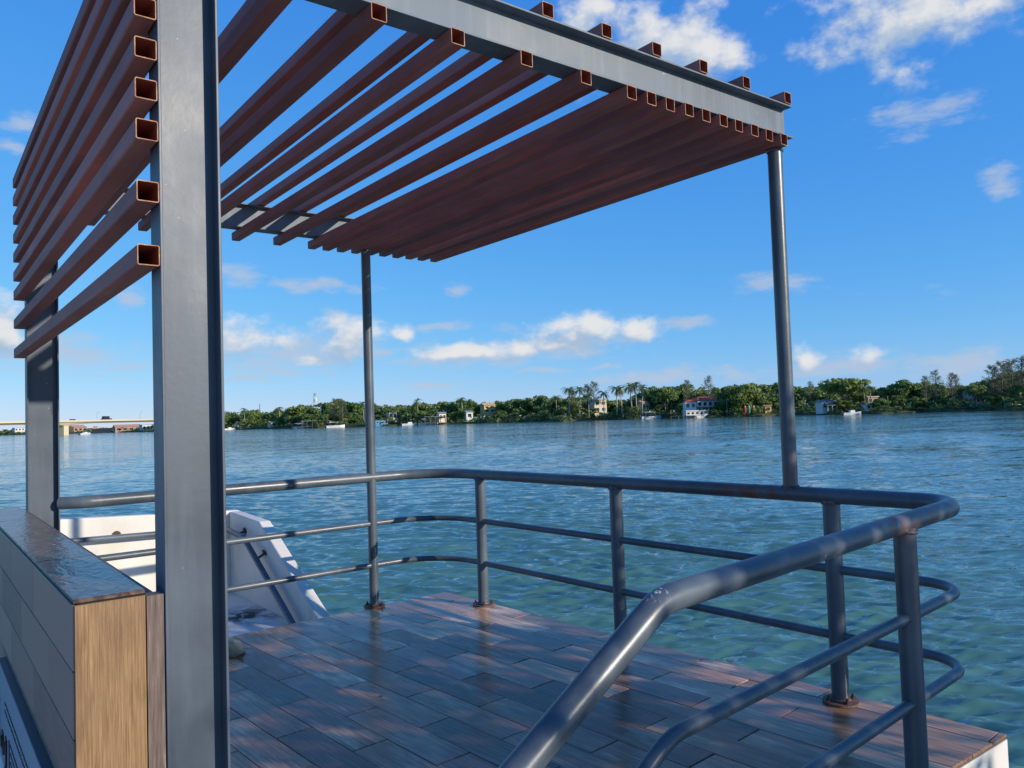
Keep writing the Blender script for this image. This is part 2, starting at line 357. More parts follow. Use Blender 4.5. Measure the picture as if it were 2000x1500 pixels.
full_tile = [(-TW/2+GAP/2,-TL/2+GE/2),(TW/2-GAP/2,-TL/2+GE/2),(TW/2-GAP/2,TL/2-GE/2),(-TW/2+GAP/2,TL/2-GE/2)]
FULL = tile_mesh(full_tile, .011, 'tile', M_TILE)
rotz = math.atan2(-SL, 1)
for i in range(-12, 14):
    nc = 1.187+TW*(i+.5); off = .2685 if i % 2 == 0 else .6253
    for j in range(-5, 6):
        uc = off+TL*(j+.5)
        # n = x - SL*y ; u = y + SL*x  (small-angle survey grid)
        y = (uc-SL*nc)/(1+SL*SL); x = nc+SL*y
        loc = Vector((x, y, -.0035 + random.uniform(-.0012,.0012)))
        Rm = Matrix.Rotation(rotz, 2)
        w = [Rm @ Vector(p)+Vector((x,y)) for p in full_tile]
        cl = [tuple(p) for p in w]
        for a, b, c in EDGES: cl = clip(cl, a, b, c-.001*math.hypot(a,b)) if cl else cl
        if len(cl) < 3: continue
        area = abs(sum(cl[k][0]*cl[(k+1)%len(cl)][1]-cl[(k+1)%len(cl)][0]*cl[k][1] for k in range(len(cl))))/2
        if area < .0015: continue
        if area > TW*TL*.965: me = FULL
        else:
            inv = Rm.transposed(); me = tile_mesh([tuple(inv @ (Vector(p)-Vector((x,y)))) for p in cl], .011, 'tile', M_TILE)
        o = link('tile', me, deck); o.location = loc; o.rotation_euler = (random.uniform(-.0012,.0012), random.uniform(-.0012,.0012), rotz)

# quay and steps where the photographer stands
q = MB().box((-14,-16,-2.6),(-.33,3.1,-.32)).build('quay', conc('pale_paving', (.62,.56,.46), (.45,.4,.32), .4)); tag(q, kind='structure')
wing = MB().box((-.328,-16,-2.6),(12,-3.6,-.325)).build('quay_wing', bpy.data.materials['pale_paving']); tag(wing, kind='structure')
st = MB().box((-.32,-1.36,-2.6),(-.302,-.56,-.16)).build('entrance_step', M_CONC); tag(st, kind='structure')

# ------------------------------------------------------------------ pergola
YC, CXO, CW, G = -.4707, -.0075, .0797, .0495
LY, ZL, BA, BH, W = 3.0056, 2.6926, -.0205, .164, .05
LF = YC+LY
perg = empty('pergola', (0,0,0)); tag(perg, 'dark grey steel pergola with red-brown slatted roof and slatted side screen on the deck', 'pergola')
def ibeam_profile(h, b, tf=.008, tw=.006): # height along a, width along b (a,b)
    H, B, T = h/2, b/2, tw/2
    return [(-H,-B),(-H+tf,-B),(-H+tf,-T),(H-tf,-T),(H-tf,-B),(H,-B),(H,B),(H-tf,B),(H-tf,T),(-H+tf,T),(-H+tf,B),(-H,B)]
def ext_profile(prof, p0, p1, a, b, m, name, parent):
    p0, p1, a, b = Vector(p0), Vector(p1), Vector(a), Vector(b); n = len(prof)
    vs = [p0+a*u+b*v for u, v in prof]+[p1+a*u+b*v for u, v in prof]
    mb = MB().add(vs, [(i,(i+1)%n,n+(i+1)%n,n+i) for i in range(n)]+[(0,1,10,11),(1,2,9,10) if False else (2,3,8,9),(4,5,6,7)]+[(n,n+11,n+10,n+1),(n+2,n+9,n+8,n+3),(n+4,n+7,n+6,n+5)])
    o = mb.build(name, m, parent)
    bm = bmesh.new(); bm.from_mesh(o.data); bmesh.ops.recalc_face_normals(bm, faces=bm.faces); bm.to_mesh(o.data); bm.free()
    bv = o.modifiers.new('edge', 'BEVEL'); bv.width = .0018; bv.segments = 2; bv.limit_method = 'ANGLE'
    return o
for y in (YC, LF):
    ext_profile(ibeam_profile(CW*2, G*2), (CXO, y, .0095), (CXO, y, ZL+.0), (1,0,0), (0,1,0), M_COL, 'column', perg)
bdir = Vector((1, BA, 0)).normalized(); bn = Vector((-bdir.y, bdir.x, 0))
XEND = 2.8402
for y in (YC, LF):
    s = Vector((CXO-CW-.0, y+BA*(-.09), ZL+BH/2+.001)); e = Vector((XEND, y+BA*XEND, ZL+BH/2+.001))
    ext_profile(ibeam_profile(BH, W*2), s, e, (0,0,1), bn, M_BEAM, 'beam', perg)
TS = .055
def tube(name, length, rust_first=True):   # square hollow section along +Y, centred on x,z
    c = .0035; h = TS/2; t = .0026
    def prof(h, c): return [(-h+c,-h),(h-c,-h),(h,-h+c),(h,h-c),(h-c,h),(-h+c,h),(-h,h-c),(-h,-h+c)]
    po, pi = prof(h, c), prof(h-t, c*.6); vs = []
    for P in (po, pi):
        for y in (0, length): vs += [(p[0], y, p[1]) for p in P]
    n = 8; fs = []; mi = []
    for i in range(n):
        j = (i+1) % n
        fs.append((i, j, n+j, n+i)); mi.append(0)
        fs.append((2*n+j, 2*n+i, 3*n+i, 3*n+j)); mi.append(2)
        fs.append((j, i, 2*n+i, 2*n+j)); mi.append(1)
        fs.append((n+i, n+j, 3*n+j, 3*n+i)); mi.append(1)
    me = bpy.data.meshes.new(name); me.from_pydata(vs, [], fs)
    for m in (M_SLAT, M_RUST, M_DARKRUST): me.materials.append(m)
    me.polygons.foreach_set('material_index', mi); me.update()
    bm = bmesh.new(); bm.from_mesh(me); bmesh.ops.recalc_face_normals(bm, faces=bm.faces); bm.to_mesh(me); bm.free()
    return me
roof_me = tube('roof_slat', 3.20); scr_me = tube('screen_slat', 3.07)
lower = [.273, .569, .865, 1.161, 1.450] + [1.705+.1147*i for i in range(10)]
upper = [.085, .385, .683, .981, 1.283, 1.581, 1.869, 2.167, 2.475, 2.801]
for x in lower:
    o = link('roof_slat', roof_me, perg); o.location = (x-.0, YC-W-.012+BA*x+random.uniform(-.004,.004), ZL-TS/2-.001); o.rotation_euler = (0,0,random.uniform(-.0012,.0012))
for x in upper:
    o = link('roof_slat', roof_me, perg); o.location = (x, YC-W-.004+BA*x+random.uniform(-.004,.004), ZL+BH+.002+TS/2+.001); o.rotation_euler = (0,0,random.uniform(-.0012,.0012))
for z in (1.820, 1.988, 2.152, 2.262, 2.372, 2.482, 2.591, 2.700, 2.805):
    o = link('screen_slat', scr_me, perg); o.location = (CXO-CW-TS/2-.002, YC-G-.003+random.uniform(-.003,.003), z)
BX, BY = 2.0727, 2.4224+.0345*2.0727
RX, RY = 2.7589, -.5241
def flange(x, y, parent, rot=0):
    f = MB().sweep([(x,y,.008),(x,y,.018)], .079, 28).build('base_flange', M_FLANGE, parent, True)
    for k in range(4):
        a = rot+.6+k*math.pi/2; bx, by = x+.059*math.cos(a), y+.059*math.sin(a)
        MB().sweep([(bx,by,.018),(bx,by,.030)], .011, 6).sweep([(bx,by,.030),(bx,by,.042)], .006, 8).build('bolt', M_BOLT, f)
    return f
def fl_b(nt, b):
    v = coords(nt); n = noise(nt, v, 9, 5, .65)
    nt.links.new(mixc(nt, rng_map(nt, n, .40, .56), (.055,.065,.075), (.24,.105,.05)), b.inputs['Base Color'])
M_FLANGE = mat('rusty_flange', (.2,.1,.05), .65, .4, 0, fl_b)
def weld(x, y, z, r, parent):
    n = 26; MB().sweep([(x+r*math.cos(6.2832*k/n), y+r*math.sin(6.2832*k/n), z+random.uniform(-.0015,.0015)) for k in range(n+1)], [random.uniform(.0045,.0075) for _ in range(n+1)], 6, False).build('weld_bead', M_FLANGE if random.random() < .4 else M_RAIL, parent, True)
p = MB().sweep([(BX,BY,.012),(BX,BY,ZL-TS-.002)], .0343, 24).build('pole', M_RAIL, perg, True); flange(BX, BY, p); weld(BX, BY, .022, .036, p); weld(BX, BY, ZL-TS-.008, .036, p)
p = MB().sweep([(RX,RY,.972),(RX,RY,ZL-TS-.002)], .0350, 24).build('pole', M_RAIL, perg, True); weld(RX, RY, .984, .0365, p); weld(RX, RY, ZL-TS-.008, .0365, p)

# ------------------------------------------------------------------ railing
rail = empty('railing', (0,0,0)); tag(rail, 'dark grey welded pipe railing with rounded corners around the tiled deck edge', 'railing')
H3 = (.9497, .6126, .3087)
def Lp(x, z): return Vector((x, 2.4224+.0345*x, z))
def Rp(y, z): return Vector((2.7388-.0339*y, y, z))
def Np(x, z): return Vector((x, -1.2995-.0352*(2.6-x), z-.0299*(2.6-x)))
cornerLR = lambda z: Vector((2.654, 2.514, z)); cornerRN = lambda z: Vector((2.783, -1.293, z))
def rail_path(h, xb, tail):
    a = Np(xb, h); s = Vector((-.865, -.02, -.50)).normalized()
    return fillet([Vector((CXO+CW+.001, LF-.03, h)), Lp(.19, h), cornerLR(h), cornerRN(h), a, a+s*tail], [.12, .42, .17, .22], 14)
MB().sweep(rail_path(H3[0], .865, 1.45), .0362, 24).build('top_rail', M_RAIL, rail, True)
MB().sweep(rail_path(H3[1], .880, 1.25), .0205, 18).build('mid_rail', M_RAIL, rail, True)
MB().sweep(rail_path(H3[2], .900, .85), .0205, 18).build('low_rail', M_RAIL, rail, True)
for y in (1.957, .6215, -.7265):
    b = Rp(y, 0); po = MB().sweep([(b.x,b.y,.012),(b.x,b.y,H3[0]-.02)], .0385, 24).build('post', M_RAIL, rail, True); flange(b.x, b.y, po, .4); weld(b.x, b.y, .022, .040, po); weld(b.x, b.y, H3[0]-.034, .040, po)
b = Np(2.2347, 0); po = MB().sweep([(b.x,b.y,.012),(b.x,b.y,H3[0]-.03)], .0385, 24).build('post', M_RAIL, rail, True); flange(b.x, b.y, po, .2); weld(b.x, b.y, .022, .040, po); weld(b.x, b.y, H3[0]-.046, .040, po)
b = Np(.95, 0); po = MB().sweep([(b.x-.75,b.y-.02,-.32),(b.x-.75,b.y-.02,.47)], .0385, 20).build('post', M_RAIL, rail, True)

# ------------------------------------------------------------------ tiled parapet wall and plaque
wall = empty('parapet_wall', (-.2,-.5,0)); tag(wall, 'low parapet wall clad in dark wood-look tiles beside the steel columns', 'wall')
def child(o): o.matrix_parent_inverse = wall.matrix_world.inverted(); return o
wall.matrix_world = Matrix.Translation((-.2,-.5,0))
def wadd(mb, name, m, smooth=False):
    o = mb.build(name, m, None, smooth); o.parent = wall; o.matrix_parent_inverse = wall.matrix_world.inverted(); return o
XL, XR, ZT, Y0, Y1 = -.297, -.131, .955, -.520, 2.45
wadd(MB().box((XL+.010, Y0+.011, -.33),(XR-.002, Y1, ZT-.010)), 'core', mat('dark_joint', (.02,.016,.014), .9, .2))
wadd(MB().box((XR+.000, Y0+.004, -.33),(CXO-CW-.003, Y0+.05, .938)).box((XR+.001, Y0+.0505, -.33),(CXO-CW-.003, Y1, .925)), 'back_cladding', M_BROWN)
def tile_at(poly, mtx, m, name='tile', th=.0095):
    o = link(name, tile_mesh(poly, th, name, m)); o.matrix_world = mtx; o.parent = wall; o.matrix_parent_inverse = wall.matrix_world.inverted(); return o
def rect(w, l, g=.005): return [(-w/2+g/2,-l/2+g/2),(w/2-g/2,-l/2+g/2),(w/2-g/2,l/2-g/2),(-w/2+g/2,l/2-g/2)]
def frame(o, x, y, z): return Matrix(((x[0],y[0],z[0],o[0]),(x[1],y[1],z[1],o[1]),(x[2],y[2],z[2],o[2]),(0,0,0,1)))
ys = [Y0+.010, .212, .955, 1.668, Y1]
for a, b_ in zip(ys, ys[1:]):
    tile_at(rect(XR-XL, b_-a), frame(((XL+XR)/2, (a+b_)/2, ZT-.0095), (1,0,0), (0,1,0), (0,0,1)), M_CAP)
z = ZT-.012; r = 0
while z > -.3:
    h = .163; off = (.27 if r % 2 == 0 else -.085); y = Y0+.0115; nxt = off
    while nxt <= y+.02: nxt += TL
    while y < Y1-.01:
        e = min(nxt, Y1)
        tile_at(rect(h, e-y), frame((XL+.0095, (y+e)/2, z-h/2), (0,0,1), (0,1,0), (-1,0,0)), M_WTILE)
        y = e; nxt += TL
    z -= h; r += 1
for (za, zb) in ((.2425, ZT-.011), (-.33, .2425)):
    tile_at(rect(XR-XL-.002, zb-za), frame(((XL+XR)/2, Y0+.0105, (za+zb)/2), (1,0,0), (0,0,1), (0,-1,0)), M_TAN)
# plaque on the outer face
plq = empty('plaque', (XL-.02, .45, .26)); tag(plq, 'long blue-grey plaque with dark script lettering on the dark tiled wall face', 'plaque')
bpy.context.view_layer.update()
def padd(mb, name, m):
    o = mb.build(name, m); o.parent = plq; o.matrix_parent_inverse = plq.matrix_world.inverted(); return o
PY0, PY1, PZ0, PZ1 = -.33, 1.20, .075, .440
padd(MB().box((XL-.026, PY0, PZ0),(XL-.001, PY1, PZ1)), 'panel_body', M_EDGE)
padd(MB().box((XL-.0285, PY0+.002, PZ0+.002),(XL-.0262, PY1-.002, PZ1-.002)), 'panel_face', M_PLAQ)
ink = MB()
def stroke(pts, r):                   # plaque coordinates: s = metres from its left end, z
    padd(MB().sweep([(XL-.0295, PY1-s, zz) for s, zz in pts], r, 6), 'letter', M_INK)
stroke([(.085,.285),(.075,.31),(.06,.30),(.075,.22),(.07,.14),(.05,.125),(.07,.115),(.13,.125)], .006)          # L
stroke([(.24,.20),(.20,.205),(.175,.17),(.19,.14),(.225,.15),(.245,.20),(.24,.15),(.265,.135)], .006)            # a
stroke([(.375,.215),(.335,.22),(.31,.185),(.325,.155),(.36,.165),(.38,.215),(.37,.13),(.345,.092),(.315,.10)], .006)  # g
stroke([(.47,.25),(.472,.09)], .0025)
for row, z0 in enumerate((.335,.305,.235,.205,.175,.145,.115)):
    s = .50 if row > 1 else .30
    while s < 1.45:
        wd = random.uniform(.02,.06)
        padd_z = z0+random.uniform(-.001,.001); ink.box((XL-.0302, PY1-s-wd, padd_z),(XL-.0286, PY1-s, padd_z+.010)); s += wd+random.uniform(.012,.02)
tag(padd(ink, 'small_print', M_INK), kind='stuff')

# ------------------------------------------------------------------ white stair enclosure behind the deck
enc = empty('stair_enclosure', (1.2,3.5,-.2)); tag(enc, 'white concrete wall with sloping end around the water steps behind the deck', 'wall')
bpy.context.view_layer.update()
def eadd(mb, name, m, smooth=False):
    o = mb.build(name, m, None, smooth); o.parent = enc; o.matrix_parent_inverse = enc.matrix_world.inverted(); return o
yz = frame((0,0,0), (0,1,0), (0,0,1), (1,0,0))
side = [(2.53,-1.5),(4.625,-1.5),(4.625,.572),(3.86,.545),(2.53,-.128)]
o = eadd(MB().prism(side, 1.715, 1.815, 0, yz), 'side_wall', M_WHITE)
bw = [(-.35,-1.5),(1.815,-1.5),(1.815,.575),(-.35,.68)]
xz = frame((0,0,0), (1,0,0), (0,0,1), (0,-1,0))
o2 = eadd(MB().prism(bw, -4.735, -4.63, 0, xz), 'back_wall', M_WHITE)
for o in (o, o2):
    bv = o.modifiers.new('edge','BEVEL'); bv.width = .012; bv.segments = 3
eadd(MB().box((-.34,2.53,-.45),(1.712,4.628,-.16)), 'landing', M_FLOOR)
hr = empty('wall_handrail', (1.64,4.0,.4)); tag(hr, 'grey pipe handrail bracketed to the white stair wall', 'handrail')
bpy.context.view_layer.update()
def hadd(mb, name, m, parent=None, smooth=True):
    o = mb.build(name, m, None, smooth); P = parent or hr; o.parent = P; o.matrix_parent_inverse = P.matrix_world.inverted(); return o
hadd(MB().sweep(fillet([(-.2,4.55,.487),(1.64,4.55,.435),(1.64,4.03,.408),(1.64,2.60,-.315)], [.06,.10], 8), .024, 18), 'pipe', M_RAIL)
for (p0, p1) in (((.768,4.628,.472),(.768,4.552,.462)), ((1.714,4.2,.432),(1.645,4.2,.418)), ((1.714,3.72,.30),(1.645,3.72,.262)), ((.1,4.628,.49),(.1,4.552,.48))):
    a, b = Vector(p0), Vector(p1); d = (b-a).normalized()
    br = hadd(MB().sweep([a,b], .010, 10), 'bracket', M_BOLT); hadd(MB().sweep([a, a+d*.009], .034, 20), 'wall_flange', M_BOLT, br)
# stone, dead leaf
def blob(name, loc, sc, m, seed, n=3, amp=.18):
    bm = bmesh.new(); bmesh.ops.create_icosphere(bm, subdivisions=n, radius=1); rr = random.Random(seed)
    from mathutils import noise as mn
    for v in bm.verts:
        d = 1+amp*mn.noise(v.co*1.7+Vector((seed,0,0)))+amp*.35*mn.noise(v.co*5); v.co = Vector((v.co.x*sc[0]*d, v.co.y*sc[1]*d, v.co.z*sc[2]*d))
    me = bpy.data.meshes.new(name); bm.to_mesh(me); bm.free(); me.materials.append(m); me.polygons.foreach_set('use_smooth', [True]*len(me.polygons))
    o = link(name, me); o.location = loc; return o
tag(blob('stone', (.885,2.06,.040), (.085,.10,.046), M_STONE, 3, 3, .4), 'rounded pale stone lying on the deck behind the near column', 'stone')
leaf = MB().add([(0,0,.004),(.02,.006,.008),(.035,0,.005),(.02,-.007,.009),(.012,.012,.01),(.012,-.01,.006)], [(0,5,3,2,1,4)]).build('leaf', mat('leaf_green', (.07,.13,.03), .5)); leaf.location = (1.2,.79,.0085)
tag(leaf, 'tiny green leaf lying on the deck tiles', 'leaf')

# ------------------------------------------------------------------ water
def water_b(nt, b):
    k = nt.links.new
    v = coords(nt, (1,1,1)); ro_ = N(nt, 'ShaderNodeMapping', inp={2: (0,0,R_(30))}); k(v, ro_.inputs[0]); rot = N(nt, 'ShaderNodeMapping', inp={3: (.42,1.5,1)}); k(ro_.outputs[0], rot.inputs[0])   # ripples long across the wind
    n1 = noise(nt, rot.outputs[0], .55, 3, .55); n2 = noise(nt, rot.outputs[0], 2.6, 3, .6); n3 = noise(nt, rot.outputs[0], .03, 2)
    def tilt(scale, amp, det):           # small facets the mesh is too coarse for
        t = N(nt, 'ShaderNodeTexNoise', inp={'Scale': scale, 'Detail': det, 'Roughness': .6}); k(rot.outputs[0], t.inputs['Vector'])
        m = N(nt, 'ShaderNodeVectorMath', operation='MULTIPLY_ADD', inp={1: (amp*2,amp*2,0), 2: (-amp,-amp,0)}); k(t.outputs['Color'], m.inputs[0]); return m.outputs[0]
    ge = N(nt, 'ShaderNodeNewGeometry'); acc = ge.outputs['Normal']
    for sc_, am, de in ((.10,.14,2),(1.3,.27,3),(5.0,.34,2)):
        ad = N(nt, 'ShaderNodeVectorMath', operation='ADD'); k(acc, ad.inputs[0]); k(tilt(sc_, am, de), ad.inputs[1]); acc = ad.outputs[0]
    no = N(nt, 'ShaderNodeVectorMath', operation='NORMALIZE'); k(acc, no.inputs[0]); k(no.outputs[0], b.inputs['Normal'])
    c = mixc(nt, rng_map(nt, n3, .35, .65), (.058,.155,.138), (.068,.168,.142)); k(c, b.inputs['Base Color'])
    b.inputs['IOR'].default_value = 1.333
M_WATER = mat('water', (.008,.055,.05), .07, .5, 0, water_b)
def make_water():
    O = np.array([1.0, .5])
    fine = np.radians(np.arange(-25, 105, .16)); coarse = np.radians(np.arange(105, 335, 3.0)); A = np.concatenate([fine, coarse])   # bearings from +Y
    r = [1.6]
    while r[-1] < 70: r.append(r[-1]+max(.03, r[-1]*.0055))
    while r[-1] < 9000: r.append(r[-1]*1.06)
    r = np.array(r); RR, AA = np.meshgrid(r, A, indexing='ij')
    X = O[0]+RR*np.sin(AA); Y = O[1]+RR*np.cos(AA); Z = np.zeros_like(X)
    dr = np.gradient(r)[:, None]*np.ones_like(AA); da = np.where(AA < R_(105), R_(.16), R_(3.0))*RR
    sp = np.maximum(dr, da)
    g = np.random.default_rng(5); wind = R_(44)
    for i in range(90):
        lam = .14*(1.25/.14)**(i/89); th = wind+g.normal(0, .42); kk = 2*math.pi/lam
        slope = .054*(1.0 if lam < .5 else .45); amp = slope/kk*g.uniform(.6, 1.3)
        ph = (X*math.sin(th)+Y*math.cos(th))*kk+g.uniform(0, 6.28)
        s = np.sin(ph); Z += amp*(s+.4*(s*s-.5))*np.clip((lam/sp-2.2)/2., 0, 1)
    gust = .65+.5*np.sin(X*.11+1.3)*np.sin(Y*.083+.4)+.25*np.sin(X*.37-Y*.29)
    Z *= np.clip(gust, .35, 1.3)
    nr, na = X.shape
    V = np.stack([X, Y, Z+WZ], -1).reshape(-1, 3)
    i, j = np.meshgrid(np.arange(nr-1), np.arange(na), indexing='ij'); j2 = (j+1) % na
    F = np.stack([i*na+j, (i+1)*na+j, (i+1)*na+j2, i*na+j2], -1).reshape(-1, 4)[:, ::-1]
    me = bpy.data.meshes.new('water'); me.vertices.add(len(V)); me.vertices.foreach_set('co', V.astype(np.float32).ravel())
    me.loops.add(F.size); me.loops.foreach_set('vertex_index', F.astype(np.int32).ravel())
    me.polygons.add(len(F)); me.polygons.foreach_set('loop_start', np.arange(0, F.size, 4, dtype=np.int32)); me.polygons.foreach_set('loop_total', np.full(len(F), 4, dtype=np.int32))
    me.polygons.foreach_set('use_smooth', np.ones(len(F), dtype=bool)); me.update(calc_edges=True); me.validate()
    me.materials.append(M_WATER); o = link('water', me); tag(o, kind='structure')
    if me.polygons[0].normal.z < 0: me.flip_normals()
make_water()

# ------------------------------------------------------------------ far shore
def ground_b(nt, b):
    v = coords(nt); n = noise(nt, v, .35, 6, .65)
    nt.links.new(ramp(nt, n, [(.3,(.035,.045,.018)),(.5,(.07,.085,.03)),(.7,(.16,.13,.08))]), b.inputs['Base Color'])
M_GROUND = mat('shore_ground', (.08,.09,.04), .9, .2, 0, ground_b)
SHORE = [(-700,760),(-300,780),(0,740),(120,660),(220,560),(300,470),(380,440),(450,430),(620,340),(720,332),(800,322),(900,302),(1040,281),(1100,266),(1250,260),(1400,228),(1550,222),(1700,192),(1850,186),(2000,164),(2200,150),(2600,120)]
def shoreZ(px):
    for (a, za), (b, zb) in zip(SHORE, SHORE[1:]):
        if a <= px <= b: return za+(zb-za)*(px-a)/(b-a)
    return SHORE[-1][1]
sh = MB(); pxs = list(range(-700, 2601, 20)); rows = ((0,-.8),(.01,.12),(1.2,.55),(6,.9),(30,1.3),(260,2.0)); vs = []
for px in pxs:
    z0 = shoreZ(px)+2.2*math.sin(px*.05)+1.3*math.sin(px*.13)
    for dz, h in rows: vs.append(far(px, z0+dz, h+(.25*math.sin(px*.21+dz) if dz > .5 else 0)))
nrw = len(rows)
sh.add(vs, [(i*nrw+j, (i+1)*nrw+j, (i+1)*nrw+j+1, i*nrw+j+1) for i in range(len(pxs)-1) for j in range(nrw-1)])
so_ = sh.build('far_shore', M_GROUND, None, True); tag(so_, kind='structure')

# foliage
def fol(name, dark, light, tip):
    def bld(nt, b):
        g = N(nt, 'ShaderNodeNewGeometry'); oi = N(nt, 'ShaderNodeObjectInfo'); k = nt.links.new
        v = coords(nt, rnd=True); n = noise(nt, v, .55, 3)
        ri = g.outputs['Random Per Island']
        c = mixc(nt, ri, dark, light); c = mixc(nt, rng_map(nt, n, .5, .72, 0, .7), c, tip)
        h = N(nt, 'ShaderNodeHueSaturation'); k(c, h.inputs['Color']); k(rng_map(nt, oi.outputs['Random'], 0, 1, .47, .525), h.inputs['Hue']); k(rng_map(nt, oi.outputs['Random'], 0, 1, 1.15, .8), h.inputs['Value'])
        k(h.outputs[0], b.inputs['Base Color']); b.inputs['Roughness'].default_value = .55
        tr = N(nt, 'ShaderNodeBsdfTranslucent'); k(h.outputs[0], tr.inputs[0]); mx = N(nt, 'ShaderNodeMixShader', inp={0: .42})
        out = nt.nodes['Material Output']; k(b.outputs[0], mx.inputs[1]); k(tr.outputs[0], mx.inputs[2]); k(mx.outputs[0], out.inputs[0])
    return mat(name, dark, .55, .3, 0, bld)
M_LEAF = fol('broadleaf', (.12,.20,.055), (.25,.34,.09), (.34,.37,.12))
M_PALM = fol('palm_frond', (.08,.14,.042), (.18,.235,.07), (.27,.26,.10))
M_CAS = fol('casuarina_foliage', (.13,.155,.075), (.23,.24,.12), (.29,.26,.14))
M_SCRUB = fol('scrub', (.10,.165,.05), (.20,.275,.075), (.28,.30,.10))
M_BARK = mat('bark', (.20,.165,.13), .9, .2)
M_PTRUNK = mat('palm_trunk', (.36,.33,.28), .9, .2)

def leafquads(mb, cens, nrm, size, r):
    for c, n in zip(cens, nrm):
        n = Vector(n)+Vector((r.gauss(0,.6), r.gauss(0,.6), r.gauss(0,.5)+.25))
        n.normalize(); t = n.orthogonal().normalized(); t = Matrix.Rotation(r.uniform(0,6.28),3,n) @ t; u = n.cross(t)
        s = size*r.uniform(.6,1.3); a, b = t*s, u*s*r.uniform(.5,.9); c = Vector(c)
        mb.add([c-a-b*.4, c-b*.9+a*.1, c+a-b*.2, c+a*.5+b, c-a*.6+b*.8], [(0,1,2,3,4)])
def broad_mesh(seed, H=10., Wd=10., lobes=30, per=85, flat=1., leaf=.38, cbf=.12):
    r = random.Random(seed); mb = MB(); cb = H*cbf
    L_ = []
    for i in range(lobes):
        a = r.uniform(0,6.28); rad = Wd/2*math.sqrt(r.random())*.78; hz = r.random()
        z = cb+(H-cb)*(.18+.70*hz*(1-.55*(rad/(Wd/2))**2)); L_.append((Vector((rad*math.cos(a), rad*math.sin(a), z)), r.uniform(.13,.24)*Wd*(1.-.25*hz)))
    for c, R in L_:
        for _ in range(per):
            d = Vector((r.gauss(0,1), r.gauss(0,1), r.gauss(0,1))); d.normalize(); q = R*(r.uniform(.55,1.06))
            p = c+Vector((d.x*q, d.y*q, d.z*q*.72*flat)); leafquads(mb, [p], [d], leaf, r)
    crown = mb
    tr = MB(); tr.sweep([(0,0,-.6),(.05,0,H*.15),(.1,.05,H*.36)], [H*.030,H*.024,H*.018], 8)
    for c, R in L_[:7]: tr.sweep([(.08,.03,H*.30), (c*.5+Vector((0,0,H*.16))), c], [H*.014,H*.009,H*.003], 6)
    return crown, tr
def palm_mesh(seed, H=11., fr=19, FL=3.4, rough=0.):
    r = random.Random(seed); mb = MB(); bend = Vector((r.uniform(-.7,.7), r.uniform(-.7,.7), 0)); top = Vector((0,0,H-FL*.45))+bend
    for i in range(fr):
        a = 6.283*i/fr+r.uniform(-.2,.2); el = r.uniform(-.35,1.15); Ln = FL*r.uniform(.8,1.1); d = Vector((math.cos(a), math.sin(a), 0)); p = top.copy(); seg = 9; v = d*math.cos(el)+Vector((0,0,math.sin(el)))
        for s in range(seg):
            q = p+v*(Ln/seg); sd = v.cross(Vector((0,0,1))).normalized(); wdt = .62*math.sin(math.pi*min(1,(s+.8)/(seg+.3)))+.08
            for sg in (-1,1):
                dr = Vector((0,0,-.28*wdt)); e = sd*sg*wdt+dr+v*.22
                mb.add([p, p+(q-p)*.55, p+(q-p)*.40+e], [(0,1,2)]); mb.add([p+(q-p)*.5, q, p+(q-p)*.95+e*.95], [(0,1,2)])
            p = q; v = (v+Vector((0,0,-.17-.05*s*.4))).normalized()
    tr = MB(); tr.sweep([(0,0,-.6), bend*.25+Vector((0,0,H*.3)), bend*.7+Vector((0,0,H*.65)), top], [.26,.19,.16,.13], 9)
    return mb, tr
def cas_mesh(seed, H=13.):
    r = random.Random(seed); mb = MB(); tr = MB(); tr.sweep([(0,0,-.6),(.1,.1,H*.45),(0,.2,H*.93)], [.26,.16,.04], 8)
    for i in range(46):
        z = H*(.22+.74*(i/46)); a = r.uniform(0,6.28); Ln = (H*.27*(1-(z/H)**1.6)+.7)*r.uniform(.65,1.2); d = Vector((math.cos(a), math.sin(a), r.uniform(.25,.9))).normalized(); p0 = Vector((0,.1,z)); p1 = p0+d*Ln
        tr.sweep([p0, p1], [.045,.015], 4, False)
        for k in range(30):
            f = r.uniform(.2,1.08); c = p0+d*Ln*f+Vector((r.gauss(0,.22), r.gauss(0,.22), r.gauss(0,.2))); w = Vector((r.gauss(0,.5)+d.x*.7, r.gauss(0,.5)+d.y*.7, r.uniform(-.6,.9))).normalized()*r.uniform(.35,.65); s = w.orthogonal().normalized()*.06
            mb.add([c-s, c+s, c+w+s*.4, c+w-s*.4], [(0,1,2,3)])
    return mb, tr
def protos(fn, n, name, mm, tm, **kw):
    out = []
    for i in range(n):
        c, t = fn(100+i*7, **kw)
        mc = bpy.data.meshes.new(name+'_crown'); mc.from_pydata(c.v, [], c.f); mc.materials.append(mm)
        mt = bpy.data.meshes.new(name+'_trunk'); mt.from_pydata(t.v, [], t.f); mt.materials.append(tm); mt.polygons.foreach_set('use_smooth', [True]*len(t.f))
        out.append((mc, mt))
    return out
BROAD = protos(broad_mesh, 6, 'broadleaf', M_LEAF, M_BARK)
FLATT = protos(broad_mesh, 2, 'umbrella', M_LEAF, M_BARK, Wd=14., lobes=28, flat=.5, per=80, cbf=.42)
PALM = protos(palm_mesh, 4, 'palm', M_PALM, M_PTRUNK)
CAS = protos(cas_mesh, 3, 'casuarina', M_CAS, M_BARK)
BASEH = {'b': 10., 'f': 10., 'p': 11., 'c': 13.}
trees = []
at = empty('added_shade_tree', (4.25,-6.2,-.32)); tag(at, 'small almond tree added out of view on the quay to shade the deck', 'tree')  # added tree, never in view; it keeps direct sun off the deck
